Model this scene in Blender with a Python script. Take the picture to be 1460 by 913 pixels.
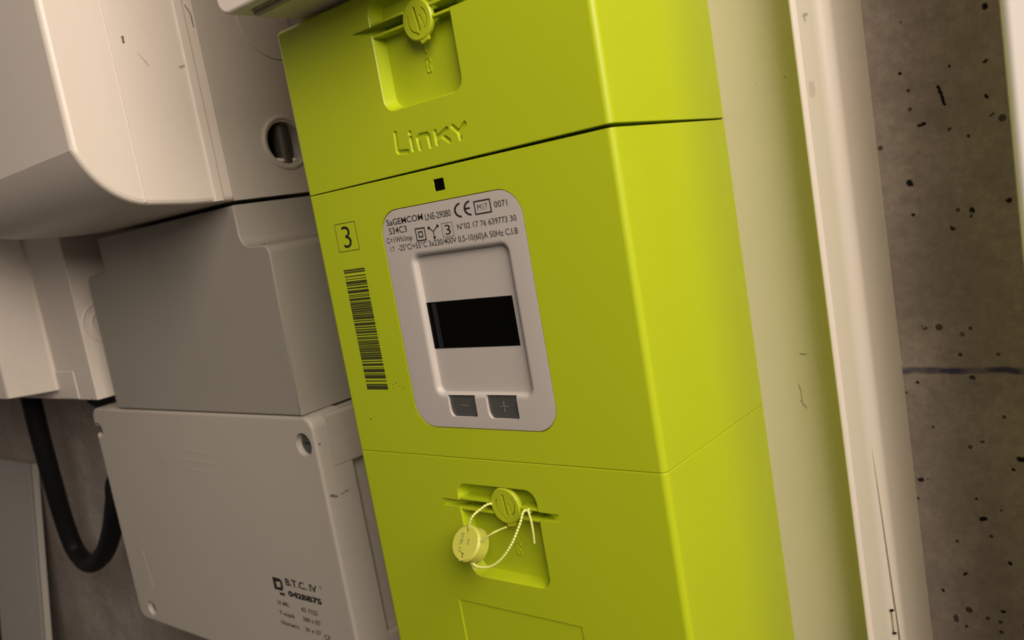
import bpy, bmesh, math, random
from mathutils import Vector, Matrix

random.seed(7)
S = bpy.context.scene
for o in list(bpy.data.objects):
    bpy.data.objects.remove(o, do_unlink=True)

# ------------------------------------------------------------------ camera
F_PX, CX, CY = 1200.94, 730.0, 456.5
CAM = Vector((0.156829, -0.255368, -0.021123))
RW = Matrix(((0.76576032, 0.62006398, -0.17068042),      # rows: camera right, down, forward
             (-0.04783968, -0.20973723, -0.97658674),
             (-0.64134429, 0.75599667, -0.13094479)))
cd = bpy.data.cameras.new('camera')
cam = bpy.data.objects.new('camera', cd)
S.collection.objects.link(cam)
cd.sensor_fit = 'HORIZONTAL'; cd.sensor_width = 36.0
cd.lens = F_PX * 36.0 / 1460.0
cd.clip_start = 0.005
r_, d_, f_ = RW[0], RW[1], RW[2]
cam.matrix_world = Matrix(((r_.x, -d_.x, -f_.x, CAM.x), (r_.y, -d_.y, -f_.y, CAM.y),
                           (r_.z, -d_.z, -f_.z, CAM.z), (0, 0, 0, 1)))
cd.dof.use_dof = True
cd.dof.focus_distance = 0.385
cd.dof.aperture_fstop = 14.0
S.camera = cam

# ------------------------------------------------------------------ light
w = bpy.data.worlds.new('world'); S.world = w; w.use_nodes = True
bg = w.node_tree.nodes['Background']
bg.inputs[0].default_value = (1.0, 0.87, 0.75, 1); bg.inputs[1].default_value = 0.10

def area(name, loc, target, size, power, col, size_y=None):
    l = bpy.data.lights.new(name, 'AREA'); l.energy = power; l.color = col; l.size = size
    if size_y: l.shape = 'RECTANGLE'; l.size_y = size_y
    o = bpy.data.objects.new(name, l); S.collection.objects.link(o)
    o.location = loc
    o.rotation_euler = (Vector(target) - Vector(loc)).to_track_quat('-Z', 'Y').to_euler()
    return o
area('room_lamp', (0.80, -0.51, 0.56), (-0.05, 0, -0.02), 0.85, 22.4, (1.0, 0.875, 0.755))

vs = S.view_settings
vs.view_transform = 'Standard'; vs.look = 'None'; vs.exposure = 0.0; vs.gamma = 1.0
vs.use_curve_mapping = False

# ------------------------------------------------------------------ helpers
def px(u, v, ax, val):
    """direction of a photo pixel met with the plane axis = val"""
    d = RW.transposed() @ Vector(((u - CX) / F_PX, (v - CY) / F_PX, 1.0))
    t = (val - CAM[ax]) / d[ax]
    return CAM + d * t

def mat(name, col, rough=0.45, noise=0.04, nscale=40, bump=0.02, bscale=900, spec=0.5, marks=(), markcol=(0.05, 0.04, 0.03), coat=0, smudge=0.0):
    m = bpy.data.materials.new(name); m.use_nodes = True
    nt = m.node_tree; N = nt.nodes; L = nt.links
    b = N['Principled BSDF']
    b.inputs['Roughness'].default_value = rough
    b.inputs['Specular IOR Level'].default_value = spec
    if coat: b.inputs['Coat Weight'].default_value = coat
    geo = N.new('ShaderNodeNewGeometry')
    nz = N.new('ShaderNodeTexNoise'); nz.inputs['Scale'].default_value = nscale; nz.inputs['Detail'].default_value = 4
    L.new(geo.outputs['Position'], nz.inputs['Vector'])
    mx = N.new('ShaderNodeMixRGB')
    mx.inputs[1].default_value = (*[c * (1 - noise) for c in col], 1)
    mx.inputs[2].default_value = (*[min(1, c * (1 + noise)) for c in col], 1)
    L.new(nz.outputs['Fac'], mx.inputs[0])
    out = mx.outputs[0]
    if smudge:
        n2 = N.new('ShaderNodeTexNoise'); n2.inputs['Scale'].default_value = 22; n2.inputs['Detail'].default_value = 8; n2.inputs['Roughness'].default_value = 0.7
        L.new(geo.outputs['Position'], n2.inputs['Vector'])
        rp = N.new('ShaderNodeValToRGB'); rp.color_ramp.elements[0].position = 0.56; rp.color_ramp.elements[1].position = 0.78
        L.new(n2.outputs['Fac'], rp.inputs[0])
        mu = N.new('ShaderNodeMath'); mu.operation = 'MULTIPLY'; mu.inputs[1].default_value = smudge
        L.new(rp.outputs[0], mu.inputs[0])
        m3 = N.new('ShaderNodeMixRGB'); m3.inputs[2].default_value = (*[c * 0.45 for c in col], 1)
        L.new(mu.outputs[0], m3.inputs[0]); L.new(out, m3.inputs[1]); out = m3.outputs[0]
    if marks:
        msk = mark_mask(nt, geo, marks)
        m2 = N.new('ShaderNodeMixRGB'); m2.inputs[2].default_value = (*markcol, 1)
        L.new(msk, m2.inputs[0]); L.new(out, m2.inputs[1]); out = m2.outputs[0]
    L.new(out, b.inputs['Base Color'])
    if bump:
        bn = N.new('ShaderNodeTexNoise'); bn.inputs['Scale'].default_value = bscale; bn.inputs['Detail'].default_value = 2
        L.new(geo.outputs['Position'], bn.inputs['Vector'])
        bp = N.new('ShaderNodeBump'); bp.inputs['Strength'].default_value = bump; bp.inputs['Distance'].default_value = 0.0004
        L.new(bn.outputs['Fac'], bp.inputs['Height']); L.new(bp.outputs[0], b.inputs['Normal'])
    return m

def mark_mask(nt, geo, marks):
    """marks: (centre, half-length vector, half-width, strength) -> soft capsule shaped spots at world places"""
    N = nt.nodes; L = nt.links
    nz = N.new('ShaderNodeTexNoise'); nz.inputs['Scale'].default_value = 700; nz.inputs['Detail'].default_value = 3
    L.new(geo.outputs['Position'], nz.inputs['Vector'])
    sb = N.new('ShaderNodeVectorMath'); sb.operation = 'SUBTRACT'; sb.inputs[1].default_value = (0.5, 0.5, 0.5)
    L.new(nz.outputs['Color'], sb.inputs[0])
    sc = N.new('ShaderNodeVectorMath'); sc.operation = 'SCALE'; sc.inputs['Scale'].default_value = 0.0016
    L.new(sb.outputs[0], sc.inputs[0])
    ad = N.new('ShaderNodeVectorMath'); ad.operation = 'ADD'
    L.new(geo.outputs['Position'], ad.inputs[0]); L.new(sc.outputs[0], ad.inputs[1])
    prev = None
    for c, h, wd, st in marks:
        h = Vector(h); ln = max(h.length, 1e-6); ax = h / ln
        d = N.new('ShaderNodeVectorMath'); d.operation = 'SUBTRACT'; d.inputs[1].default_value = c
        L.new(ad.outputs[0], d.inputs[0])
        dt = N.new('ShaderNodeVectorMath'); dt.operation = 'DOT_PRODUCT'; dt.inputs[1].default_value = ax
        L.new(d.outputs[0], dt.inputs[0])
        cl = N.new('ShaderNodeClamp'); cl.inputs['Min'].default_value = -ln; cl.inputs['Max'].default_value = ln
        L.new(dt.outputs['Value'], cl.inputs['Value'])
        pv = N.new('ShaderNodeVectorMath'); pv.operation = 'SCALE'; pv.inputs[0].default_value = ax
        L.new(cl.outputs[0], pv.inputs['Scale'])
        df = N.new('ShaderNodeVectorMath'); df.operation = 'DISTANCE'
        L.new(d.outputs[0], df.inputs[0]); L.new(pv.outputs[0], df.inputs[1])
        mr = N.new('ShaderNodeMapRange'); mr.inputs['From Min'].default_value = wd; mr.inputs['From Max'].default_value = wd * 0.55
        mr.inputs['To Min'].default_value = 0; mr.inputs['To Max'].default_value = st
        L.new(df.outputs['Value'], mr.inputs['Value'])
        if prev is None: prev = mr.outputs[0]
        else:
            mxn = N.new('ShaderNodeMath'); mxn.operation = 'MAXIMUM'
            L.new(prev, mxn.inputs[0]); L.new(mr.outputs[0], mxn.inputs[1]); prev = mxn.outputs[0]
    return prev

ORIG = {}
def thing(name, label, cat, loc, group=None):
    o = bpy.data.objects.new(name, None); S.collection.objects.link(o)
    o.location = loc; o.empty_display_size = 0.02
    o['label'] = label; o['category'] = cat
    if group: o['group'] = group
    ORIG[o.name] = Vector(loc)
    return o

def obj(name, bm, m, parent=None, smooth=35, label=None):
    """link a bmesh (built in world coordinates) as one mesh object"""
    me = bpy.data.meshes.new(name)
    if isinstance(bm, bmesh.types.BMesh):
        bmesh.ops.recalc_face_normals(bm, faces=bm.faces)
        bm.to_mesh(me); bm.free()
    else:
        me = bm; me.name = name
    me.materials.clear(); me.materials.append(m)
    if smooth:
        me.polygons.foreach_set('use_smooth', [True] * len(me.polygons))
        me.set_sharp_from_angle(angle=math.radians(smooth))
    o = bpy.data.objects.new(name, me); S.collection.objects.link(o)
    if smooth:      # broad flat faces keep their own normals next to the rounded edges
        wn = o.modifiers.new('weighted_normal', 'WEIGHTED_NORMAL'); wn.weight = 100; wn.keep_sharp = True
    if parent is not None:
        L = ORIG[parent.name]
        me.transform(Matrix.Translation(-L)); o.parent = parent
        ORIG[o.name] = L
    if label: o['label'] = label
    return o

def setting(o):
    o['kind'] = 'structure'; return o

def tagged(o, label, cat, group=None):
    o['label'] = label; o['category'] = cat
    if group: o['group'] = group
    return o

def box(x0, x1, y0, y1, z0, z1, bevels=(), bm=None):
    """box with chosen edges rounded; bevels: (test(midpoint, direction), radius, segments)"""
    b = bmesh.new()
    bmesh.ops.create_cube(b, size=1)
    bmesh.ops.scale(b, vec=(x1 - x0, y1 - y0, z1 - z0), verts=b.verts)
    bmesh.ops.translate(b, vec=((x0 + x1) / 2, (y0 + y1) / 2, (z0 + z1) / 2), verts=b.verts)
    for test, rad, seg in bevels:
        es = []
        for e in b.edges:
            a, c = e.verts[0].co, e.verts[1].co
            if len(e.link_faces) == 2 and e.link_faces[0].normal.angle(e.link_faces[1].normal, 0) > 0.5 and test((a + c) / 2, (c - a).normalized()):
                es.append(e)
        bmesh.ops.bevel(b, geom=es, offset=rad, segments=seg, profile=0.5, affect='EDGES', clamp_overlap=True)
    if bm is not None:
        merge(bm, b); return bm
    return b

def merge(bm, other):
    me = bpy.data.meshes.new('tmp'); other.to_mesh(me); other.free()
    bm.from_mesh(me); bpy.data.meshes.remove(me)

def allround(r, seg=2):
    return [(lambda m, d: True, r, seg)]

def rrect(x0, x1, z0, z1, r, n=8):
    pts = []
    for cx, cz, a0 in ((x1 - r, z1 - r, 0), (x0 + r, z1 - r, 90), (x0 + r, z0 + r, 180), (x1 - r, z0 + r, 270)):
        for i in range(n + 1):
            a = math.radians(a0 + 90 * i / n)
            pts.append((cx + r * math.cos(a), cz + r * math.sin(a)))
    return pts

def loft(loops, cap0=True, cap1=True, bm=None):
    """bridge equal-count loops of 3D points into a closed surface"""
    bm = bm or bmesh.new()
    vv = [[bm.verts.new(p) for p in lp] for lp in loops]
    n = len(loops[0])
    for a, b in zip(vv, vv[1:]):
        for i in range(n):
            j = (i + 1) % n
            bm.faces.new((a[i], a[j], b[j], b[i]))
    if cap0: bm.faces.new(vv[0])
    if cap1: bm.faces.new(list(reversed(vv[-1])))
    bmesh.ops.recalc_face_normals(bm, faces=bm.faces)
    return bm

def prism_xz(pts, y0, y1, inset=0.0):
    """flat outline in x,z pushed from y0 to y1"""
    if inset:
        cx = sum(p[0] for p in pts) / len(pts); cz = sum(p[1] for p in pts) / len(pts)
        mx = max(abs(p[0] - cx) for p in pts); mz = max(abs(p[1] - cz) for p in pts)
        q = [(cx + (p[0] - cx) * (1 - inset / mx), cz + (p[1] - cz) * (1 - inset / mz)) for p in pts]
    else: q = pts
    return loft([[(x, y0, z) for x, z in pts], [(x, y1, z) for x, z in q]])

def prism_x(pts_yz, x0, x1):
    return loft([[(x0, y, z) for y, z in pts_yz], [(x1, y, z) for y, z in pts_yz]])

def prism_z(pts_xy, z0, z1):
    return loft([[(x, y, z0) for x, y in pts_xy], [(x, y, z1) for x, y in pts_xy]])

def disc(c, n, r, depth, seg=40, bev=0.0, bm=None):
    """cylinder: face centre c, outward normal n, body going back by depth"""
    n = Vector(n).normalized(); c = Vector(c)
    u = n.cross(Vector((0, 0, 1)))
    if u.length < 1e-3: u = Vector((1, 0, 0))
    u.normalize(); v = n.cross(u)
    lv = [(r - bev, 0), (r, -bev), (r, -depth)] if bev else [(r, 0), (r, -depth)]
    loops = [[c + u * (rr * math.cos(2 * math.pi * i / seg)) + v * (rr * math.sin(2 * math.pi * i / seg)) + n * h for i in range(seg)] for rr, h in lv]
    return loft(loops, bm=bm)

def ring(c, n, r, t, seg=48, sub=8):
    n = Vector(n).normalized(); c = Vector(c); u = n.cross(Vector((0, 0, 1))).normalized(); v = n.cross(u)
    bm = bmesh.new(); vv = []
    for i in range(seg):
        a = 2 * math.pi * i / seg; d = u * math.cos(a) + v * math.sin(a)
        vv.append([bm.verts.new(c + d * (r + t * math.cos(2 * math.pi * k / sub)) + n * (t * math.sin(2 * math.pi * k / sub))) for k in range(sub)])
    for i in range(seg):
        for k in range(sub):
            bm.faces.new((vv[i][k], vv[(i + 1) % seg][k], vv[(i + 1) % seg][(k + 1) % sub], vv[i][(k + 1) % sub]))
    return bm

def spline(pts, n):
    P = [Vector(p) for p in pts]; P = [P[0] * 2 - P[1]] + P + [P[-1] * 2 - P[-2]]
    out = []
    for i in range(1, len(P) - 2):
        for k in range(n):
            t = k / n; a, b, c, d = P[i - 1:i + 3]
            out.append(0.5 * ((2 * b) + (c - a) * t + (2 * a - 5 * b + 4 * c - d) * t * t + (3 * b - a - 3 * c + d) * t ** 3))
    out.append(P[-2]); return out

def tube(path, rad, seg=12, bm=None):
    """rad: number or function(arc length)"""
    loops = []; u = None; s = 0.0
    for i, p in enumerate(path):
        t = (path[min(i + 1, len(path) - 1)] - path[max(i - 1, 0)]).normalized()
        if u is None: u = t.cross(Vector((0.3, 0.5, 0.8))).normalized()
        u = (u - t * u.dot(t)).normalized(); v = t.cross(u)
        if i: s += (p - path[i - 1]).length
        r = rad(s) if callable(rad) else rad
        loops.append([p + u * (r * math.cos(2 * math.pi * k / seg)) + v * (r * math.sin(2 * math.pi * k / seg)) for k in range(seg)])
    return loft(loops, bm=bm)

def capsule_prism(a, b, r, y0, y1, seg=8, r1=None):
    a = Vector(a); b = Vector(b); d = (b - a)
    ang = math.atan2(d.y, d.x)
    def outline(r):
        pts = []
        for i in range(seg + 1):
            t = ang - math.pi / 2 + math.pi * i / seg; pts.append((b.x + r * math.cos(t), b.y + r * math.sin(t)))
        for i in range(seg + 1):
            t = ang + math.pi / 2 + math.pi * i / seg; pts.append((a.x + r * math.cos(t), a.y + r * math.sin(t)))
        return pts
    return loft([[(x, y0, z) for x, z in outline(r)], [(x, y1, z) for x, z in outline(r if r1 is None else r1)]])

def cut(bm, cutters):
    """exact boolean difference of a bmesh by several bmeshes; returns a new mesh"""
    me = bpy.data.meshes.new('tmp'); bmesh.ops.recalc_face_normals(bm, faces=bm.faces); bm.to_mesh(me); bm.free()
    o = bpy.data.objects.new('tmp', me); S.collection.objects.link(o); kill = []
    for c in cutters:
        bmesh.ops.recalc_face_normals(c, faces=c.faces)
        cm = bpy.data.meshes.new('tmpc'); c.to_mesh(cm); c.free()
        co = bpy.data.objects.new('tmpc', cm); S.collection.objects.link(co); kill.append(co)
        md = o.modifiers.new('b', 'BOOLEAN'); md.operation = 'DIFFERENCE'; md.solver = 'EXACT'; md.object = co
    dg = bpy.context.evaluated_depsgraph_get()
    dg.update()
    res = bpy.data.meshes.new_from_object(o.evaluated_get(dg))
    for k in kill + [o]:
        dm = k.data; bpy.data.objects.remove(k, do_unlink=True); bpy.data.meshes.remove(dm)
    return res

def font_bm(s, bold=0.0):
    c = bpy.data.curves.new('t', 'FONT'); c.body = s; c.size = 1.0; c.offset = bold; c.resolution_u = 3
    o = bpy.data.objects.new('t', c); S.collection.objects.link(o)
    dg = bpy.context.evaluated_depsgraph_get(); dg.update()
    me = bpy.data.meshes.new_from_object(o.evaluated_get(dg))
    bm = bmesh.new(); bm.from_mesh(me)
    bpy.data.objects.remove(o, do_unlink=True); bpy.data.curves.remove(c); bpy.data.meshes.remove(me)
    return bm

CAP = None
def words(s, p0, p1, h, Y, bm=None, bold=0.0):
    """flat lettering in the plane y = Y, from baseline start p0=(x,z) to end p1, capital height h"""
    global CAP
    if CAP is None:
        t = font_bm('H'); CAP = max(v.co.y for v in t.verts); t.free()
    t = font_bm(s, bold)
    xs = [v.co.x for v in t.verts]; x0, x1 = min(xs), max(xs)
    dx, dz = p1[0] - p0[0], p1[1] - p0[1]
    for v in t.verts:
        f = (v.co.x - x0) / (x1 - x0)
        v.co = Vector((p0[0] + dx * f, Y, p0[1] + dz * f + v.co.y / CAP * h))
    for f in t.faces:
        if f.normal.y > 0: f.normal_flip()
    if bm is None: return t
    merge(bm, t); return bm

def frame_xz(bm, x0, x1, z0, z1, t, Y):
    for a, b, c, d in ((x0, x1, z1 - t, z1), (x0, x1, z0, z0 + t), (x0, x0 + t, z0 + t, z1 - t), (x1 - t, x1, z0 + t, z1 - t)):
        quad(bm, a, b, c, d, Y)
def quad(bm, x0, x1, z0, z1, Y):
    bm.faces.new([bm.verts.new(p) for p in ((x0, Y, z0), (x1, Y, z0), (x1, Y, z1), (x0, Y, z1))])

def P0(u, v, Y=0.0):
    q = px(u, v, 1, Y); return (q.x, q.z)

# ------------------------------------------------------------------ main places (metres)
WALL = 0.105          # concrete wall face
BOARD = 0.0893        # face of the mounting board
FLOOR = -1.22

# ------------------------------------------------------------------ materials
M = {}
M['green'] = mat('lime_plastic', (0.445, 0.535, 0.010), rough=0.36, noise=0.02, bump=0.05, bscale=1600, spec=0.45)
M['green_screw'] = mat('lime_screw_plastic', (0.43, 0.50, 0.012), rough=0.38, noise=0.02, bump=0.0)
M['bezel'] = mat('grey_bezel_plastic', (0.50, 0.455, 0.42), rough=0.42, noise=0.02, bump=0.03, bscale=1500)
M['window'] = mat('grey_display_label', (0.49, 0.445, 0.405), rough=0.38, noise=0.015, bump=0.0)
M['lcd'] = mat('black_display_glass', (0.002, 0.002, 0.002), rough=0.12, noise=0.0, bump=0.0, spec=0.08)
M['lcd_edge'] = mat('display_edge', (0.012, 0.014, 0.016), rough=0.2, noise=0.0, bump=0.0)
M['button'] = mat('dark_translucent_rubber', (0.075, 0.072, 0.068), rough=0.3, noise=0.05, bump=0.02)
M['button_mark'] = mat('raised_button_mark', (0.14, 0.135, 0.125), rough=0.25, noise=0.0, bump=0.0)
M['print'] = mat('black_print', (0.015, 0.015, 0.012), rough=0.5, noise=0.0, bump=0.0)
M['barprint'] = mat('dark_olive_print', (0.045, 0.045, 0.010), rough=0.5, noise=0.0, bump=0.0)
M['redprint'] = mat('red_brown_print', (0.16, 0.045, 0.03), rough=0.5, noise=0.0, bump=0.0)
M['greyprint'] = mat('faded_print', (0.09, 0.075, 0.058), rough=0.6, noise=0.1, bump=0.0)
M['seal'] = mat('pale_yellow_seal_plastic', (0.55, 0.555, 0.080), rough=0.45, noise=0.04, bump=0.03)
M['strap'] = mat('cream_strap_plastic', (0.74, 0.77, 0.22), rough=0.4, noise=0.02, bump=0.0)
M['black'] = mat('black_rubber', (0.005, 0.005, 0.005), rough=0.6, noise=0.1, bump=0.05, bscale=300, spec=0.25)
M['conduit'] = mat('dark_brown_conduit', (0.05, 0.04, 0.032), rough=0.5, noise=0.1)
M['lidscrew'] = mat('dark_grey_screw', (0.075, 0.072, 0.062), rough=0.55, noise=0.1)
M['screw'] = mat('dull_screw_metal', (0.12, 0.11, 0.10), rough=0.5, noise=0.1)

def pmark(u, v, u2, v2, ax, val, wd, st):
    a = px(u, v, ax, val); b = px(u2, v2, ax, val)
    return (((a + b) / 2), (b - a) / 2, wd, st)
XC = -0.2918     # right side of the big cover
M['cream'] = mat('cream_white_plastic', (0.74, 0.66, 0.58), rough=0.40, noise=0.03, nscale=12, bump=0.03, smudge=0.10, marks=[
    pmark(175, 53, 176, 60, 0, XC, 0.0009, 0.9), pmark(197, 76, 212, 94, 0, XC, 0.0005, 0.4), pmark(257, 96, 262, 94, 0, XC, 0.0009, 0.5),
    pmark(264, 8, 272, 20, 0, XC, 0.0007, 0.7), pmark(272, 22, 276, 38, 0, XC, 0.0007, 0.7)])
M['base_grey'] = mat('greyish_white_plastic', (0.50, 0.45, 0.39), rough=0.45, noise=0.03, nscale=12, bump=0.03, smudge=0.10)
M['cream2'] = mat('cream_white_plastic_warm', (0.80, 0.715, 0.63), rough=0.42, noise=0.03, nscale=14, bump=0.03, smudge=0.12)
M['grey'] = mat('grey_housing_plastic', (0.36, 0.33, 0.28), rough=0.5, noise=0.06, nscale=14, bump=0.05, smudge=0.15)
YL = 0.0371
M['lid'] = mat('beige_box_plastic', (0.52, 0.47, 0.405), rough=0.5, noise=0.05, nscale=14, bump=0.05, smudge=0.16, marks=[
    pmark(457, 694, 462, 704, 0, -0.2604, 0.0007, 0.7), pmark(472, 707, 480, 708, 0, -0.2604, 0.0010, 0.75),
    pmark(486, 705, 499, 697, 0, -0.2604, 0.0006, 0.7), pmark(455, 634, 456, 634, 0, -0.2604, 0.0007, 0.8)], markcol=(0.05, 0.035, 0.02))
M['board'] = mat('ivory_board', (0.66, 0.60, 0.44), rough=0.32, noise=0.03, nscale=18, bump=0.02, smudge=0.08, marks=[
    pmark(1139, 549, 1144, 571, 1, BOARD, 0.0004, 0.6), pmark(1142, 572, 1150, 582, 1, BOARD, 0.0004, 0.55), pmark(1141, 505, 1149, 506, 1, BOARD, 0.0005, 0.6),
    pmark(1119, 110, 1120, 110, 1, BOARD, 0.0006, 0.5), pmark(1077, 120, 1077, 120, 1, BOARD, 0.0004, 0.4)], markcol=(0.12, 0.09, 0.02))
DX0, DX1, DY = 0.0412, 0.0545, 0.0680     # trunking left, right, front
M['duct'] = mat('white_trunking_plastic', (0.82, 0.735, 0.65), rough=0.42, noise=0.03, nscale=10, bump=0.02, smudge=0.10, marks=[
    pmark(1146, 22, 1150, 20, 1, DY, 0.0008, 0.45), pmark(1146, 22, 1148, 30, 1, DY, 0.0006, 0.35),
    pmark(1157, 120, 1158, 135, 1, DY, 0.0014, 0.2), pmark(1205, 632, 1205, 633, 1, DY, 0.0005, 0.6)])
M['white'] = mat('bright_white_plastic', (0.86, 0.80, 0.74), rough=0.45, noise=0.02, bump=0.02)
M['panel'] = mat('grey_lacquered_panel', (0.42, 0.39, 0.355), rough=0.4, noise=0.04, bump=0.02)
M['panel_edge'] = mat('pale_edge_band', (0.42, 0.39, 0.35), rough=0.45, noise=0.04, bump=0.02)

def concrete(name, col):
    pits = [pmark(u, v, u2, v2, 1, WALL, wd * 0.72, min(1.0, st + 0.15)) for u, v, u2, v2, wd, st in [
        (1297, 261, 1298, 262, 0.0022, 1.0), (1338, 124, 1346, 148, 0.0011, 0.9), (1310, 179, 1318, 176, 0.0010, 0.85),
        (1282, 105, 1283, 106, 0.0010, 0.9), (1404, 7, 1404, 11, 0.0016, 0.9), (1404, 87, 1405, 86, 0.0012, 0.9),
        (1385, 299, 1386, 301, 0.0016, 1.0), (1385, 308, 1385, 309, 0.0010, 0.9), (1357, 326, 1359, 326, 0.0014, 0.8),
        (1302, 306, 1303, 307, 0.0010, 0.9), (1438, 287, 1439, 286, 0.0014, 0.9), (1412, 165, 1416, 162, 0.0008, 0.9),
        (1406, 136, 1407, 138, 0.0011, 0.9), (1380, 193, 1381, 194, 0.0010, 0.9), (1353, 94, 1353, 95, 0.0008, 0.9),
        (1454, 655, 1460, 656, 0.0022, 1.0), (1312, 685, 1314, 684, 0.0016, 0.8), (1400, 741, 1404, 740, 0.0016, 0.9),
        (1392, 711, 1393, 712, 0.0009, 0.9), (1445, 669, 1446, 670, 0.0010, 0.9), (1375, 819, 1378, 818, 0.0012, 0.9),
        (1363, 880, 1364, 885, 0.0018, 0.6), (1440, 803, 1441, 804, 0.0012, 0.9), (1344, 841, 1345, 842, 0.0010, 0.9),
        (1385, 538, 1388, 539, 0.0015, 0.7), (1308, 546, 1309, 546, 0.0010, 0.9), (1371, 476, 1372, 477, 0.0016, 0.45),
        (1318, 469, 1321, 468, 0.0010, 0.6), (1430, 873, 1431, 873, 0.0012, 0.9), (1400, 630, 1402, 630, 0.0010, 0.7)]]
    m = mat(name, col, rough=0.85, noise=0.22, nscale=9, bump=0.0, spec=0.25, smudge=0.25, marks=pits, markcol=(0.010, 0.008, 0.007))
    nt = m.node_tree; N = nt.nodes; L = nt.links; b = N['Principled BSDF']
    geo = [n for n in N if n.bl_idname == 'ShaderNodeNewGeometry'][0]
    cur = b.inputs['Base Color'].links[0].from_socket
    # fine speckle of small pits
    for sc, lim in ((230, 0.93), (140, 0.97)):
        vo = N.new('ShaderNodeTexVoronoi'); vo.inputs['Scale'].default_value = sc
        L.new(geo.outputs['Position'], vo.inputs['Vector'])
        sep = N.new('ShaderNodeSeparateColor'); L.new(vo.outputs['Color'], sep.inputs[0])
        gt = N.new('ShaderNodeMath'); gt.operation = 'GREATER_THAN'; gt.inputs[1].default_value = lim; L.new(sep.outputs[0], gt.inputs[0])
        mr = N.new('ShaderNodeMapRange'); mr.inputs['From Min'].default_value = 0.22; mr.inputs['From Max'].default_value = 0.17
        mr.inputs['To Min'].default_value = 0; mr.inputs['To Max'].default_value = 0.8
        L.new(vo.outputs['Distance'], mr.inputs['Value'])
        mu = N.new('ShaderNodeMath'); mu.operation = 'MULTIPLY'; L.new(gt.outputs[0], mu.inputs[0]); L.new(mr.outputs[0], mu.inputs[1])
        mx = N.new('ShaderNodeMixRGB'); mx.inputs[2].default_value = (0.02, 0.016, 0.013, 1)
        L.new(mu.outputs[0], mx.inputs[0]); L.new(cur, mx.inputs[1]); cur = mx.outputs[0]
    # cloudy lime bloom and fine grain in the colour
    for sc, lo_, hi_, amt, cc in ((26, 0.46, 0.72, 0.8, 1.5), (300, 0.35, 0.70, 0.5, 0.5)):
        cn = N.new('ShaderNodeTexNoise'); cn.inputs['Scale'].default_value = sc; cn.inputs['Detail'].default_value = 9; cn.inputs['Roughness'].default_value = 0.68
        L.new(geo.outputs['Position'], cn.inputs['Vector'])
        cm = N.new('ShaderNodeMapRange'); cm.inputs['From Min'].default_value = lo_; cm.inputs['From Max'].default_value = hi_; cm.inputs['To Max'].default_value = amt
        L.new(cn.outputs['Fac'], cm.inputs['Value'])
        cx_ = N.new('ShaderNodeMixRGB'); cx_.inputs[2].default_value = (*[min(1, c * cc) for c in col], 1)
        L.new(cm.outputs[0], cx_.inputs[0]); L.new(b.inputs['Base Color'].links[0].from_node.inputs[1].links[0].from_socket, cx_.inputs[1])
        L.new(cx_.outputs[0], b.inputs['Base Color'].links[0].from_node.inputs[1])
    # fine grain
    gn = N.new('ShaderNodeTexNoise'); gn.inputs['Scale'].default_value = 260; gn.inputs['Detail'].default_value = 6
    L.new(geo.outputs['Position'], gn.inputs['Vector'])
    # snapped blue chalk line
    sp = N.new('ShaderNodeSeparateXYZ'); L.new(geo.outputs['Position'], sp.inputs[0])
    wob = N.new('ShaderNodeTexNoise'); wob.inputs['Scale'].default_value = 120; L.new(geo.outputs['Position'], wob.inputs['Vector'])
    wm = N.new('ShaderNodeMath'); wm.operation = 'MULTIPLY_ADD'; wm.inputs[1].default_value = 0.0022; L.new(wob.outputs['Fac'], wm.inputs[0])
    zc = px(1370, 528.5, 1, WALL).z
    wm.inputs[2].default_value = -zc - 0.0011
    ad = N.new('ShaderNodeMath'); ad.operation = 'ADD'; L.new(sp.outputs['Z'], ad.inputs[0]); L.new(wm.outputs[0], ad.inputs[1])
    ab = N.new('ShaderNodeMath'); ab.operation = 'ABSOLUTE'; L.new(ad.outputs[0], ab.inputs[0])
    mr = N.new('ShaderNodeMapRange'); mr.inputs['From Min'].default_value = 0.0017; mr.inputs['From Max'].default_value = 0.0007
    mr.inputs['To Min'].default_value = 0; mr.inputs['To Max'].default_value = 1
    L.new(ab.outputs[0], mr.inputs['Value'])
    br = N.new('ShaderNodeTexNoise'); br.inputs['Scale'].default_value = 70; br.inputs['Detail'].default_value = 5; L.new(geo.outputs['Position'], br.inputs['Vector'])
    bm_ = N.new('ShaderNodeMapRange'); bm_.inputs['From Min'].default_value = 0.40; bm_.inputs['From Max'].default_value = 0.58; bm_.inputs['To Min'].default_value = 0.25; bm_.inputs['To Max'].default_value = 0.95
    L.new(br.outputs['Fac'], bm_.inputs['Value'])
    xl = N.new('ShaderNodeMath'); xl.operation = 'GREATER_THAN'; xl.inputs[1].default_value = 0.0; L.new(sp.outputs['X'], xl.inputs[0])
    k1 = N.new('ShaderNodeMath'); k1.operation = 'MULTIPLY'; L.new(mr.outputs[0], k1.inputs[0]); L.new(bm_.outputs[0], k1.inputs[1])
    k2 = N.new('ShaderNodeMath'); k2.operation = 'MULTIPLY'; L.new(k1.outputs[0], k2.inputs[0]); L.new(xl.outputs[0], k2.inputs[1])
    mx = N.new('ShaderNodeMixRGB'); mx.inputs[2].default_value = (0.055, 0.058, 0.125, 1)
    L.new(k2.outputs[0], mx.inputs[0]); L.new(cur, mx.inputs[1]); cur = mx.outputs[0]
    L.new(cur, b.inputs['Base Color'])
    bp = N.new('ShaderNodeBump'); bp.inputs['Strength'].default_value = 0.35; bp.inputs['Distance'].default_value = 0.0008
    L.new(gn.outputs['Fac'], bp.inputs['Height']); L.new(bp.outputs[0], b.inputs['Normal'])
    return m
M['concrete'] = concrete('pitted_concrete', (0.40, 0.34, 0.30))
M['floor'] = mat('dusty_floor', (0.10, 0.09, 0.08), rough=0.8, noise=0.2, nscale=6, bump=0.1)

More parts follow.
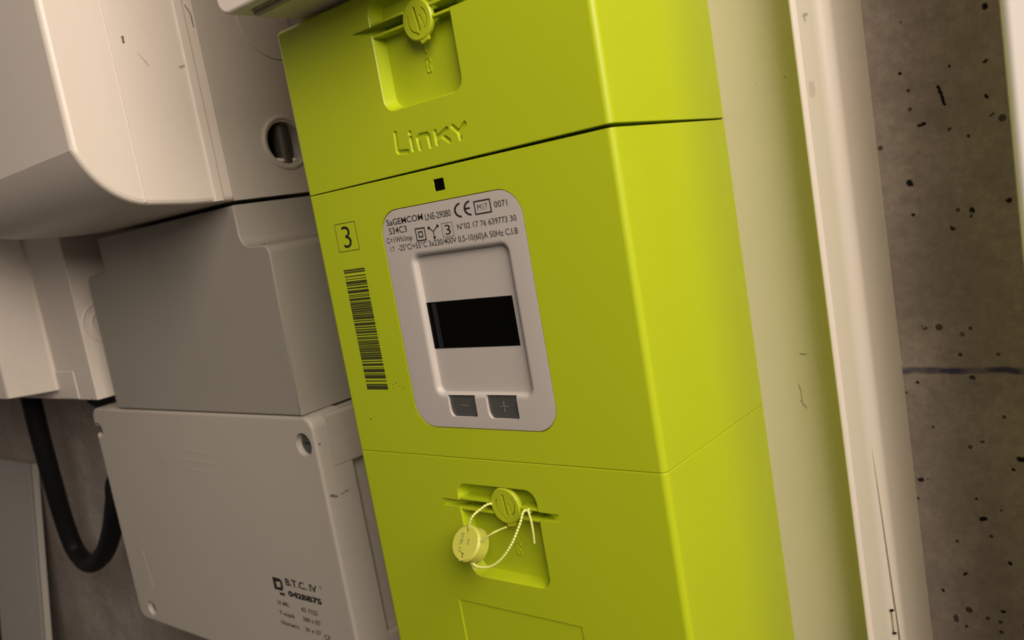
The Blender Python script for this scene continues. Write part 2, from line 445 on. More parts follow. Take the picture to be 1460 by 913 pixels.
# ------------------------------------------------------------------ the setting
setting(obj('wall_back', box(-2.2, 1.6, WALL, WALL + 0.2, FLOOR, 1.4), M['concrete'], smooth=0))
setting(obj('floor', box(-2.2, 1.6, -2.0, WALL + 0.2, FLOOR - 0.1, FLOOR), M['floor'], smooth=0))

# mounting board behind the meter
b = box(-0.1755, 0.0408, BOARD, WALL, -0.42, 0.36, allround(0.0012, 2))
tagged(obj('mounting_board', b, M['board']), 'ivory plastic mounting board behind the lime green meter', 'board')

# ------------------------------------------------------------------ white trunking beside the board
t = thing('cable_trunking', 'narrow white trunking running between ivory board and bare concrete, with dirt marks', 'trunking', (0.049, WALL, -0.45))
prof = [(DX0, WALL), (DX0, DY - 0.0006), (DX0 + 0.0003, DY - 0.0013), (DX0 + 0.0009, DY - 0.0015), (DX0 + 0.0016, DY - 0.0011), (DX0 + 0.0021, DY - 0.0003), (DX0 + 0.0026, DY)]
R_ = 0.0058
prof += [(DX1 - R_ + R_ * math.sin(a), DY + R_ - R_ * math.cos(a)) for a in [math.radians(q) for q in (0, 15, 30, 45, 60, 75, 90)]]
prof += [(DX1 + 0.0012, WALL)]
obj('trunking_body', prism_z(prof, -0.45, 0.40), M['duct'], t, smooth=50)
# seam lip of the snap-on cover, opening towards the bottom
lip = []
for v, r in ((640, 0.00005), (700, 0.00022), (760, 0.00032), (820, 0.00042), (913, 0.00052), (1000, 0.0006), (1150, 0.0006)):
    q = px(1244 + (v - 640) * 0.150, v, 1, DY + 0.0002); lip.append((q + Vector((0, r * 0.75, 0)), r * 0.85))
zs = [q.z for q, r in lip]; pts = spline([q for q, r in lip], 6)
def liprad(p):
    for (qa, ra), (qb, rb) in zip(lip, lip[1:]):
        if qb.z <= p.z <= qa.z + 1e-9:
            k = (qa.z - p.z) / (qa.z - qb.z); return ra + (rb - ra) * k
    return 0.0005
loops = []
for p in pts:
    r = liprad(p); loops.append([p + Vector((r * math.cos(a), r * math.sin(a), 0)) for a in [2 * math.pi * k / 8 for k in range(8)]])
obj('cover_lip', loft(loops), M['duct'], t)
for v0 in (871, 903):
    q = px(1272 + (v0 - 871) * 0.13, v0, 1, DY)
    obj('clip_slot', box(q.x - 0.0007, q.x + 0.0005, DY - 0.0004, DY + 0.0006, q.z - 0.00035, q.z + 0.00035), M['black'], t, smooth=0)
qa = px(1273, 872, 1, DY); qb = px(1280, 902, 1, DY)
obj('clip', box(qa.x - 0.0004, qa.x + 0.0008, DY - 0.0005, DY + 0.0005, qb.z, qa.z, allround(0.0002, 1)), M['duct'], t)

# white upright at the far right of the wall
WX, WY = 0.1142, 0.0245
t = thing('cable_trunking', 'wide bright white trunking standing alone on the pitted concrete', 'trunking', (WX + 0.04, WALL, -0.45))
b = box(WX, WX + 0.085, WY, WALL, -0.45, 0.40, [(lambda m, d: abs(d.z) > 0.9 and m.y < 0.05, 0.003, 4)])
obj('trunking_body', b, M['white'], t)
obj('cover_rib', box(WX + 0.040, WX + 0.044, WY - 0.0012, WY + 0.002, -0.45, 0.40, [(lambda m, d: abs(d.z) > 0.9, 0.0006, 2)]), M['white'], t)

# ------------------------------------------------------------------ the meter
W_, D_, TOP, LOW, BOT = 0.1722, BOARD, 0.0770, -0.1258, -0.2620
meter = thing('electricity_meter', 'lime green electricity meter with grey display panel and a dark screen', 'electric meter', (-W_ / 2, BOARD, BOT))
def vert_front(r, s):
    return (lambda m, d: abs(d.z) > 0.9 and m.y < 0.02, r, s)
EDGE = 0.0003
PX0, PX1 = -0.1087, -0.0643
SCX = -0.0818
def pocket_cut(z0, z1):
    return prism_xz(rrect(PX0 - 0.0002, PX1 + 0.0002, z0 - 0.0002, z1 + 0.0002, 0.0052), -0.0002, 0.0062, inset=0.0014)
def chamfer_cut(z0, z1):
    e = 0.0007
    return prism_xz(rrect(PX0 - e, PX1 + e, z0 - e, z1 + e, 0.0058), -0.00015, 0.0007, inset=0.0008)
def ramp(xt, xe, z, h=0.0036, dep=0.0075):
    # wedge shaped wire channel running from a point on the front into the pocket
    return loft([[(xt, -0.0003, z + h * 0.5), (xe, -0.0003, z + h / 2), (xe, dep, z + h / 2)], [(xt, -0.0003, z - h * 0.5), (xe, -0.0003, z - h / 2), (xe, dep, z - h / 2)]])
def channel(x0, x1, z):
    return box(x0, x1, 0.0030, 0.0140, z - 0.0016, z + 0.0016)

# top cover (its lower edge lifts slightly towards the right)
b = box(-W_, 0, 0, D_, 0.0004, TOP, [vert_front(0.0027, 6), (lambda m, d: m.z > TOP - 0.0005 and m.y < 0.05, 0.0024, 4), (lambda m, d: m.z < 0.001 and m.y < D_ - 0.001, EDGE, 2)])
for v in b.verts:
    if v.co.z < 0.003:
        v.co.z += 0.0011 * max(0.0, 1 + v.co.x / W_) ** 1.4 * (1 - 0.75 * v.co.y / D_)
cutters = [chamfer_cut(0.0273, 0.0712), pocket_cut(0.0273, 0.0712), ramp(-0.1218, PX0 + 0.002, 0.0607), ramp(-0.0505, PX1 - 0.002, 0.0600), channel(PX0 + 0.0013, SCX, 0.0607), channel(SCX - 0.001, PX1 - 0.0013, 0.0600)]
K = lambda x, y: P0(540 + x / 10.43, 160 + y / 10.43)
strokes = [((243, 315), (278, 575)), ((278, 575), (300, 598)), ((300, 598), (432, 585)), ((458, 308), (460, 312)), ((478, 392), (512, 560)),
           ((578, 392), (618, 545)), ((578, 392), (604, 352)), ((604, 352), (715, 326)), ((715, 326), (738, 352)), ((738, 352), (772, 505)),
           ((836, 290), (872, 470)), ((880, 372), (1008, 248)), ((930, 340), (1050, 425)), ((1096, 212), (1190, 296)), ((1276, 168), (1190, 296)), ((1190, 296), (1216, 390))]
for i, (a, c) in enumerate(strokes):
    cutters.append(capsule_prism(K(*a), K(*c), 0.00122 + 0.000013 * (i % 5), -0.0003 - 0.000005 * i, 0.00085 + 0.000004 * i, 8, 0.00070))
_m = cut(b, cutters)
top_cover = obj('top_cover', _m, M['green'], meter)

# middle body with the opening for the display panel
b = box(-W_, 0, 0, D_, LOW + 0.00005, 0.0, [vert_front(0.0027, 6), (lambda m, d: (m.z > -0.001 or m.z < LOW + 0.001) and m.y < D_ - 0.001, EDGE, 2)])
BX0, BX1, BZ0, BZ1 = -0.1258, -0.0455, -0.1119, -0.0136
body = obj('meter_body', cut(b, [prism_xz(rrect(BX0 - 0.00035, BX1 + 0.00035, BZ0 - 0.00035, BZ1 + 0.00035, 0.0115), -0.001, 0.006),
                                 prism_xz(rrect(-0.0891, -0.0830, -0.0094, -0.0044, 0.0003, 2), -0.001, 0.0016)]), M['green'], meter)
obj('indicator_window', box(-0.08905, -0.08305, 0.0004, 0.0016, -0.00935, -0.00445), M['lcd'], meter, smooth=0, label='small black square indicator window')

# bottom cover
b = box(-W_, 0, 0, D_, BOT, LOW - 0.00005, [vert_front(0.0027, 6), (lambda m, d: m.z < BOT + 0.0005 and m.y < 0.05, 0.0024, 4), (lambda m, d: m.z > LOW - 0.001 and m.y < D_ - 0.001, 0.0007, 2)])
obj('bottom_cover', cut(b, [chamfer_cut(-0.1817, -0.1384), pocket_cut(-0.1817, -0.1384), ramp(-0.1207, PX0 + 0.002, -0.1478), ramp(-0.0525, PX1 - 0.002, -0.1490), channel(PX0 + 0.0013, SCX, -0.1478), channel(SCX - 0.001, PX1 - 0.0013, -0.1490),
                            box(-0.1216, -0.0510, -0.001, 0.0005, -0.256, -0.1962)]), M['green'], meter)

def screw(zc, rot, zr, zl):
    d = disc((SCX, -0.0002, zc), (0, -1, 0), 0.0082, 0.0019, 48, 0.0006)
    c, s = math.cos(rot), math.sin(rot)
    def rp(x, z): return (SCX + x * c - z * s, zc + x * s + z * c)
    cs = [capsule_prism(rp(0, -0.0042), rp(0, 0.0046), 0.00068, -0.001, 0.0016)]
    for side, a0, a1, rr, dep in ((1, -62, 40, 0.0052, 0.0013), (-1, -62, 40, 0.0050, 0.0007)):
        o_, i_ = [], []
        for k in range(13):
            a = math.radians(a0 + (a1 - a0) * k / 12); f = math.sin(math.pi * k / 12)
            o_.append(rp(side * (rr + 0.0003 + 0.0002 * f) * math.cos(a), (rr + 0.0003) * math.sin(a)))
            i_.append(rp(side * (rr - 0.0003 - 0.0001 * f) * math.cos(a), (rr - 0.0003) * math.sin(a)))
        cs.append(prism_xz(o_ + i_[::-1], -0.001, dep))
    cs.append(capsule_prism(rp(0.0022, 0.0008), rp(0.0027, -0.0026), 0.0005, -0.001, 0.0004))
    cs.append(capsule_prism(rp(-0.0024, -0.0044), rp(-0.0010, -0.0056), 0.00035, -0.001, 0.0006))
    so = obj('seal_screw', cut(d, cs), M['green_screw'], meter)
    obj('screw_stem', disc((SCX, 0.0017, zc), (0, -1, 0), 0.0046, 0.0048, 24), M['green_screw'], so)
    # pointer tab on the rim
    tb = [rp(-0.0016, -0.0076), rp(0.0034, -0.0072), rp(0.0026, -0.0090), rp(-0.0012, -0.0094)]
    obj('pointer_tab', prism_xz(tb, 0.0002, 0.0016), M['green_screw'], so)
    # two pairs of thin rails that carry the wire channel across the pocket
    for x0, x1, z in ((PX0 + 0.0004, SCX - 0.0078, zl), (SCX + 0.0078, PX1 - 0.0004, zr)):
        for dz in (-0.0024, 0.0024):
            obj('channel_rail', box(x0, x1, 0.0002, 0.0062, z + dz - 0.0006, z + dz + 0.0006, [(lambda m, d: abs(d.x) > 0.9 and m.y < 0.003, 0.0003, 2)]), M['green'], meter)
screw(0.0583, math.radians(9), 0.0600, 0.0607)
screw(-0.1463, math.radians(5), -0.1490, -0.1478)
# raised moulding marks on the pocket floors
def mould(x, z):
    fl = 0.0062
    def seg(ax, az, bx, bz): return capsule_prism((x + ax, z + az), (x + bx, z + bz), 0.00022, fl - 0.0003, fl + 0.0003)
    bm = bmesh.new()
    for q in ((0, 0.0, 0, -0.0032), (0, -0.0032, 0.0010, -0.0032), (-0.0006, -0.0058, -0.0006, -0.0110), (-0.0006, -0.0110, 0.0014, -0.0110), (0.0014, -0.0110, 0.0014, -0.0092),
              (-0.0006, -0.0058, 0.0012, -0.0054), (0.0012, -0.0054, 0.0016, -0.0070), (0.0016, -0.0070, 0.0004, -0.0078), (0.0004, -0.0086, 0.0012, -0.0090)):
        merge(bm, seg(*q))
    obj('lock_symbol', bm, M['green'], meter)
q = px(605.5, 64, 1, 0.0062); mould(q.x, q.z)
q = px(735, 757, 1, 0.0062); mould(q.x, q.z)

# display panel: concentric outlines that sink softly into the window
FLR = 0.0030
RX0, RX1, RZ0, RZ1 = -0.1093, -0.0566, -0.0962, -0.0350
def lp(x0, x1, z0, z1, r, y): return [(x, y, z) for x, z in rrect(x0, x1, z0, z1, r, 8)]
loops = [lp(BX0, BX1, BZ0, BZ1, 0.0112, 0.0059), lp(BX0, BX1, BZ0, BZ1, 0.0112, 0.0003), lp(BX0 + 0.0003, BX1 - 0.0003, BZ0 + 0.0003, BZ1 - 0.0003, 0.0109, 0.00005)]
for k, (off, y) in enumerate(((0.0024, 0.00004), (0.0014, 0.00022), (0.0007, 0.0006), (0.0002, 0.0013), (0.0, 0.0022), (-0.0002, FLR))):
    loops.append(lp(RX0 - off, RX1 + off, RZ0 - off, RZ1 + off, 0.0030 + max(off, 0), y))
bz = loft(loops)
def btn_outline(x0, x1, z0, z1, g=0.0):
    pts = [(x0 - g, z1 + g), (x1 + g, z1 + g)]
    r = 0.0022
    for k in range(7):
        a = math.radians(-90 * k / 6); pts.append((x1 - r * 0.6 + (r * 0.6 + g) * math.cos(a), z0 + r * 0.6 + (r * 0.6 + g) * math.sin(a)))
    for k in range(7):
        a = math.radians(-90 - 90 * k / 6); pts.append((x0 + r + (r + g) * math.cos(a), z0 + r * 1.6 + (r * 1.6 + g) * math.sin(a)))
    return pts
BTN = [(-0.1043, -0.0880, -0.1069, -0.0971), (-0.0818, -0.0648, -0.1072, -0.0969)]
bezel = obj('display_panel', cut(bz, [prism_xz(btn_outline(*q), -0.001, 0.0052) for q in BTN]), M['bezel'], meter, smooth=50, label='grey display panel with printed rating data')
for i, q in enumerate(BTN):
    x0, x1, z0, z1 = q
    bt = obj('push_button', prism_xz(btn_outline(x0 + 0.0004, x1 - 0.0004, z0 + 0.0004, z1 - 0.0006), 0.0013, 0.0050), M['button'], bezel, label='dark grey translucent push button')
    bm = bmesh.new()
    xm, zm = (x0 + x1) / 2, (z0 + z1) / 2
    box(xm - 0.0022, xm + 0.0022, 0.00105, 0.0014, zm - 0.0003, zm + 0.0003, allround(0.0001, 1), bm)
    if i: box(xm - 0.0003, xm + 0.0003, 0.00105, 0.0014, zm - 0.0022, zm + 0.0022, allround(0.0001, 1), bm)
    obj('plus_symbol' if i else 'minus_symbol', bm, M['button_mark'], bezel)
# window sheet and the display itself
SX0, SZ1 = P0(599, 432.5, FLR - 0.0002); SX1, SZ0 = P0(742.5, 493, FLR - 0.0002)
sheet = obj('window_sheet', prism_xz(rrect(RX0 + 0.0001, RX1 - 0.0001, RZ0 + 0.0001, RZ1 - 0.0001, 0.0028), FLR - 0.0002, FLR + 0.0004), M['window'], bezel)
SX0 = max(SX0, RX0 + 0.0002)
obj('screen', box(SX0, SX1, FLR - 0.00035, FLR + 0.0003, SZ0, SZ1, [(lambda m, d: m.y < FLR, 0.0001, 1)]), M['lcd'], bezel, smooth=0, label='black blank display screen')
obj('screen_edge', box(SX0 + 0.0031, SX0 + 0.0058, FLR - 0.0004, FLR + 0.0002, SZ0 + 0.0002, SZ1 - 0.0006), M['lcd_edge'], bezel, smooth=0)

# printing on the panel
PY = 0.00001
def txt(name, s, bl, br, tl, m, bold=0.0, parent=bezel, Y=PY):
    a, c, d = P0(*bl), P0(*br), P0(*tl)
    z = (a[1] + c[1]) / 2
    return obj(name, words(s, (a[0], z), (c[0], z), d[1] - a[1], Y, None, bold), m, parent, smooth=0)
txt('printed_text', 'SaGEMCOM', (551.6, 321.5), (603.6, 314.6), (551.2, 313.0), M['print'], 0.014)
txt('printed_text', 'LNE-29080', (606.9, 314.2), (643.2, 308.3), (606.3, 305.0), M['print'], 0.009)
txt('printed_text', 'S34C3', (555.4, 334.6), (580.8, 330.8), (554.3, 325.6), M['print'], 0.009)
txt('printed_text', 'C=1Wh/imp', (552.1, 347.8), (588.3, 342.4), (551.2, 340.0), M['print'], 0.009)
txt('printed_text', 'N\u00b002 17 76 639773 30', (652.6, 327.6), (736.9, 314.6), (651.3, 319.8), M['print'], 0.010)
txt('printed_text', '17', (557.6, 359.6), (563.5, 358.8), (556.6, 352.6), M['redprint'], 0.004)
txt('printed_text', '-25\u00b0C/+55\u00b0C 3x230/400V 0,5-10(60)A 50Hz C.I.B', (568.5, 358.0), (739.1, 333.0), (567.4, 350.2), M['print'], 0.010)
txt('printed_text', '0071', (705.2, 296.3), (723.8, 292.8), (704.0, 287.6), M['print'], 0.009)
# CE mark drawn as two arcs and a bar
def arc_mark(bm, cx, cz, r, t, a0, a1, sx=1.0):
    n = 22; o_, i_ = [], []
    for k in range(n + 1):
        a = math.radians(a0 + (a1 - a0) * k / n)
        o_.append((cx + sx * r * math.cos(a), PY, cz + r * math.sin(a))); i_.append((cx + sx * (r - t) * math.cos(a), PY, cz + (r - t) * math.sin(a)))
    for k in range(n):
        bm.faces.new([bm.verts.new(p) for p in (o_[k], o_[k + 1], i_[k + 1], i_[k])])
bm = bmesh.new()
for u0, u1, v0, v1, e in ((647.3, 658.2, 289.5, 311.2, 0), (661.0, 672.0, 286.2, 308.4, 1)):
    a = P0((u0 + u1) / 2 - 2, v0); c = P0((u0 + u1) / 2 + 2, v1); l = P0(u0, (v0 + v1) / 2); r = P0(u1, (v0 + v1) / 2)
    R1 = (a[1] - c[1]) / 2; cz = (a[1] + c[1]) / 2; wdt = r[0] - l[0]
    cx = l[0] + wdt * 0.98
    arc_mark(bm, cx, cz, R1, 0.00082, 96, 264, wdt / R1)
    if e: quad(bm, l[0] + 0.0008, cx - 0.0006, cz - 0.0004, cz + 0.0004, PY)
obj('conformity_mark', bm, M['print'], bezel, smooth=0)
bm = bmesh.new()
a, c = P0(674.5, 287), P0(701.9, 303.1)
x0, x1 = P0(676.0, 297)[0], P0(700.0, 293)[0]
z1 = (P0(674.5, 287)[1] + P0(698, 282.6)[1]) / 2; z0 = (P0(677.8, 307.2)[1] + P0(701.9, 302.9)[1]) / 2
frame_xz(bm, x0, x1, z0, z1, 0.00065, PY)
words('M17', (x0 + 0.0017, z0 + 0.0016), (x1 - 0.0019, z0 + 0.0016), (z1 - z0) - 0.0032, PY, bm, 0.001)
obj('metrology_mark', bm, M['print'], bezel, smooth=0)
bm = bmesh.new()
x0, x1 = P0(592.8, 335.5)[0], P0(606.9, 333.3)[0]
z1 = (P0(591, 325.9)[1] + P0(605.2, 323.7)[1]) / 2; z0 = (P0(594.8, 345)[1] + P0(608.5, 342.8)[1]) / 2
frame_xz(bm, x0, x1, z0, z1, 0.0006, PY)
frame_xz(bm, x0 + 0.0016, x1 - 0.0016, z0 + 0.0015, z1 - 0.0015, 0.0006, PY)
obj('double_square_mark', bm, M['print'], bezel, smooth=0)
bm = bmesh.new()
J = P0(617.8, 330.2)
for q in ((611.3, 325.2), (623.6, 322.2), (619.8, 338.8)):
    e = P0(*q); d = Vector((e[0] - J[0], e[1] - J[1])).normalized(); n = Vector((-d.y, d.x)) * 0.00026
    bm.faces.new([bm.verts.new((x, PY, z)) for x, z in ((J[0] - n.x, J[1] - n.y), (J[0] + n.x, J[1] + n.y), (e[0] + n.x, e[1] + n.y), (e[0] - n.x, e[1] - n.y))])
    bm.faces.new([bm.verts.new((e[0] + 0.00072 * math.cos(k * 0.4488), PY - 0.00001, e[1] + 0.00072 * math.sin(k * 0.4488))) for k in range(14)])
obj('three_phase_mark', bm, M['print'], bezel, smooth=0)
bm = bmesh.new()
x0, x1 = P0(630.4, 328.5)[0], P0(646.1, 326.3)[0]
z1 = (P0(628.8, 318.7)[1] + P0(644.1, 316.5)[1]) / 2; z0 = (P0(632.1, 339)[1] + P0(648, 336.3)[1]) / 2
frame_xz(bm, x0, x1, z0, z1, 0.00022, PY)
words('3', (x0 + 0.0016, z0 + 0.0009), (x1 - 0.0015, z0 + 0.0009), (z1 - z0) - 0.0018, PY, bm, 0.004)
obj('boxed_number', bm, M['print'], bezel, smooth=0)

# printing on the green body
GY = -0.00004
bm = bmesh.new()
frame_xz(bm, -0.1572, -0.1425, -0.0282, -0.0150, 0.00030, GY)
words('3', (-0.1529, -0.0266), (-0.1470, -0.0266), 0.0100, GY, bm, -0.004)
obj('boxed_number', bm, M['print'], meter, smooth=0)
bm = bmesh.new()
z = -0.0366
segs = [(0.0010, 1), (.0003, 0), (.0010, 1), (.0016, 0), (.0007, 1), (.0011, 0), (.0005, 1), (.0009, 0), (.0018, 1), (.0003, 0), (.0008, 1), (.0008, 0), (.0010, 1), (.0008, 0), (.0019, 1), (.0008, 0), (.0006, 1),
        (.0004, 0), (.0006, 1), (.0006, 0), (.0016, 1), (.0006, 0)]
rnd = random.Random(3)
segs += [s for _ in range(8) for s in ((rnd.choice((.0005, .0008, .0011)), 1), (rnd.choice((.0002, .00035, .0002)), 0))]
segs += [(.0018, 1), (.0005, 0), (.0008, 1), (.0007, 0), (.0018, 1), (.0006, 0), (.0009, 1), (.0006, 0), (.0009, 1), (.0004, 0), (.0014, 1), (.0006, 0), (.0008, 1), (.0007, 0), (.0006, 1), (.0002, 0), (.0008, 1), (.0006, 0)]
segs += [s for _ in range(9) for s in ((rnd.choice((.0005, .0008, .0011)), 1), (rnd.choice((.0002, .00035, .0002)), 0))]
segs += [(.0018, 1), (.0007, 0), (.0008, 1), (.0008, 0), (.0016, 1), (.0009, 0), (.0004, 1), (.0005, 0), (.0022, 1), (.0007, 0), (.0007, 1), (.0003, 0), (.0022, 1), (.0011, 0), (.0008, 1), (.0013, 0), (.0010, 1), (.0002, 0), (.0024, 1)]
k = 0.0581 / sum(s for s, _ in segs)
for s, on in segs:
    if on: quad(bm, -0.1569, -0.1419, z - s * k, z, GY)
    z -= s * k
obj('barcode', bm, M['barprint'], meter, smooth=0)
for u, v, r in ((529, 598, .0004), (560, 548, .00025), (565, 546, .0003), (561, 553, .00025), (570, 551, .00025), (575, 553, .0003)):
    q = P0(u, v); bm = bmesh.new(); quad(bm, q[0] - r, q[0] + r, q[1] - r * 0.8, q[1] + r * 0.8, GY)
    obj('ink_speck', bm, M['barprint'], meter, smooth=0)

# ------------------------------------------------------------------ seal hanging at the lower screw
SN = Vector((-0.0083, -0.8298, 0.5575)).normalized()
SC = px(663, 774.5, 1, -0.0125)
seal = thing('strap_seal', 'pale yellow round tamper seal hanging on a beaded strap from the lower meter screw', 'seal', SC - SN * 0.003)
sd = disc(SC, SN, 0.0080, 0.0066, 48, 0.0008)
SU = Vector((1, 0, 0)); SU = (SU - SN * SU.dot(SN)).normalized(); SV = SU.cross(SN) * -1
if SV.z < 0: SV = -SV
def slot(sgn):
    c = SC + SV * (0.0068 * sgn) - SU * 0.0006
    lo = []
    for h in (0.001, -0.008):
        lo.append([c + SU * a + SV * b_ + SN * h for a, b_ in ((-0.0010, -0.0022), (0.0010, -0.0022), (0.0010, 0.0026), (-0.0010, 0.0026))])
    return loft(lo)
obj('seal_body', cut(sd, [slot(1), slot(-1)]), M['seal'], seal)
rb = bmesh.new()
tx = font_bm('SCEL 17')
xs = [v.co.x for v in tx.verts]; mxx = max(xs)
for v in tx.verts:
    v.co = SC + SN * 0.00003 + SU * (-0.0030 + v.co.y * 0.0022) + SV * (0.0042 - v.co.x / mxx * 0.0084)
obj('seal_lettering', tx, M['greyprint'], seal, smooth=0)
tx = font_bm('07')
for v in tx.verts:
    v.co = SC + SN * 0.00003 + SU * (0.0010 + v.co.y * 0.0018) + SV * (0.0020 - v.co.x * 0.0026)
obj('seal_lettering', tx, M['greyprint'], seal, smooth=0)
def bead(s): return 0.00028 + 0.00036 * abs(math.sin(math.pi * s / 0.0014))
topp = SC + SV * 0.0066 - SU * 0.0006 - SN * 0.0010
botp = SC - SV * 0.0070 - SU * 0.0006 - SN * 0.0008
p1 = [Vector((SCX - 0.0060, 0.0020, -0.1475)), px(697, 719, 1, -0.0012), px(683, 728, 1, -0.0050), px(673, 738, 1, -0.0085), topp, topp - SN * 0.003]
obj('strap', tube(spline(p1, 26), bead, 8), M['strap'], seal)
p2 = [botp - SN * 0.003, botp, px(672, 803, 1, -0.0130), px(683, 809, 1, -0.0130), px(700, 808, 1, -0.0125), px(716, 796, 1, -0.0115), px(730, 775, 1, -0.0095), px(741, 748, 1, -0.0065), px(747, 729, 1, -0.0035), Vector((SCX + 0.0120, 0.0020, -0.1487))]
obj('strap', tube(spline(p2, 30), bead, 8), M['strap'], seal)
p3 = [SC + SU * 0.0070 + SV * 0.0012 - SN * 0.001, px(700, 762, 1, -0.0100), px(712, 756, 1, -0.0080), px(722, 752, 1, -0.0070)]
obj('strap_tail', tube(spline(p3, 8), 0.00042, 8), M['strap'], seal)
p4 = [Vector((SCX + 0.0125, 0.0025, -0.1483)), px(753, 727, 1, -0.0010), px(757, 742, 1, -0.0015), px(760, 758, 1, -0.0015), px(762, 775, 1, -0.0010)]
obj('strap_tail', tube(spline(p4, 8), 0.00048, 8), M['strap'], seal)

# ------------------------------------------------------------------ cover box above the meter
TB = TOP + 0.0016
t = thing('wall_box', 'cream box with a ribbed underside overhanging the top of the green meter', 'box', (-0.12, BOARD, TB))
b = box(-0.1628, -0.0620, -0.0345, BOARD, TB, 0.24, [(lambda m, d: m.x < -0.16 and abs(d.y) > 0.9 and m.z < 0.1, 0.0075, 6), (lambda m, d: m.y < -0.03, 0.0016, 3)])
obj('box_shell', b, M['cream2'], t)
obj('bottom_lip', box(-0.1500, -0.0640, -0.0262, -0.0230, TB - 0.0016, TB + 0.002, allround(0.0003, 1)), M['grey'], t)
obj('bottom_rib', box(-0.1475, -0.0640, -0.0286, -0.0278, TB - 0.0006, TB + 0.002), M['grey'], t, smooth=0)

# ------------------------------------------------------------------ big cream cover, upper left
CB = 0.0113
def P_YZ(u, v): q = px(u, v, 0, XC); return (q.y, q.z)
cover = thing('service_cover', 'large cream cover with rounded lower front, knocked out cable hole in its side', 'cover', (-0.40, WALL, CB))
CF = -0.0491
prof = [(0.0384, 0.38), (CF, 0.38), (CF, 0.0466)]
# rounded lower front corner
pA, pB, pC, pD = Vector((CF, 0.0466)), Vector((-0.0433, 0.0317)), Vector((-0.0338, 0.0176)), Vector((-0.0148, 0.0142))
for k in range(1, 13):
    s = k / 12
    q = pA * (1 - s) ** 3 + pB * 3 * s * (1 - s) ** 2 + pC * 3 * s * s * (1 - s) + pD * s ** 3
    prof.append((q.x, q.y))
prof += [(0.0117, 0.0119), (0.0384, CB)]
# the side is rounded off towards the front: stepped insets along x
def inset_prof(pr, d):
    out = []
    n = len(pr)
    for i, (y, z) in enumerate(pr):
        a = Vector(pr[i - 1]); c = Vector(pr[(i + 1) % n]); p = Vector((y, z))
        e1 = (p - a).normalized(); e2 = (c - p).normalized()
        nn = Vector((e1.y, -e1.x)) + Vector((e2.y, -e2.x))
        if nn.length < 1e-6: out.append((y, z)); continue
        nn.normalize()
        q = p - nn * d
        if i == 0 or i == len(pr) - 1: q = Vector((y, z + (d if i else 0)))
        if i == 1: q = Vector((y + d, z))
        out.append((q.x, q.y))
    return out
def area_sign(pr):
    return sum(pr[i - 1][0] * pr[i][1] - pr[i][0] * pr[i - 1][1] for i in range(len(pr)))
if area_sign(prof) > 0: pass
lo = []
for dx, di in ((0.0, 0.0028), (0.0006, 0.0013), (0.0015, 0.0005), (0.0030, 0.0)):
    best = inset_prof(prof, di) 
    # keep the inset pointing inwards
    if max(p[0] for p in best) - min(p[0] for p in best) > (max(p[0] for p in prof) - min(p[0] for p in prof)): best = inset_prof(prof, -di)
    lo.append([(XC - dx, y, z) for y, z in best])
RC = 0.090
for a in range(0, 91, 10):     # far end curls up in a wide corner
    k = math.radians(a)
    zlo = RC * (1 - math.cos(k))
    lo.append([(-0.4550 - 0.150 * math.sin(k), y, max(z, zlo + CB + (z - CB) * (1 - zlo / 0.38))) for y, z in prof])
obj('front_cover', loft(lo), M['cream'], cover, smooth=18)
# seam lines of the cover side
def seam_bar(y, wd, z0, z1, name, m, dx=0.00012):
    return obj(name, box(XC - 0.002, XC + dx, y - wd / 2, y + wd / 2, z0, z1), m, cover, smooth=0)
obj('seam_lip', box(XC - 0.002, XC + 0.0004, -0.0167, -0.0159, 0.0157, 0.38, allround(0.0002, 1)), M['cream'], cover)
obj('side_rib', box(XC - 0.002, XC + 0.0012, 0.0253, 0.032, 0.012, 0.38, [(lambda m, d: abs(d.z) > 0.9 and m.x > XC, 0.0011, 4)]), M['cream'], cover)
# rear base with cable holes
b = box(-0.4500, XC - 0.0006, 0.0392, WALL, CB, 0.38, [(lambda m, d: abs(d.z) > 0.9 and m.x > -0.4 and m.y < 0.06, 0.0006, 2)])
HC = (0.0844, 0.0438)
obj('rear_base', cut(b, [disc((XC + 0.004, HC[0], HC[1]), (1, 0, 0), 0.0134, 0.060, 48)]), M['base_grey'], cover)
obj('knockout_rim', ring((XC - 0.0006, HC[0], HC[1]), (1, 0, 0), 0.0159, 0.0016), M['base_grey'], cover)
obj('knockout_ring', ring((XC - 0.0006, 0.0943, 0.1226), (1, 0, 0), 0.0264, 0.0010, 64), M['base_grey'], cover)
obj('inner_conduit', tube([Vector((XC - 0.0095, HC[0] + 0.004, HC[1] - 0.0140)), Vector((XC - 0.0095, HC[0] + 0.004, HC[1] + 0.0140))], 0.0055, 16), M['conduit'], cover)
obj('hole_shade_disc', disc((XC - 0.016, HC[0], HC[1]), (1, 0, 0), 0.01335, 0.003, 32), M['black'], cover)  # black disc added inside the cable hole, standing in for its deep shade
obj('inner_lead', tube([Vector((XC - 0.010, HC[0] - 0.014, HC[1] - 0.0090)), Vector((XC - 0.004, HC[0] + 0.014, HC[1] - 0.0115))], 0.0014, 10), M['cream2'], cover)

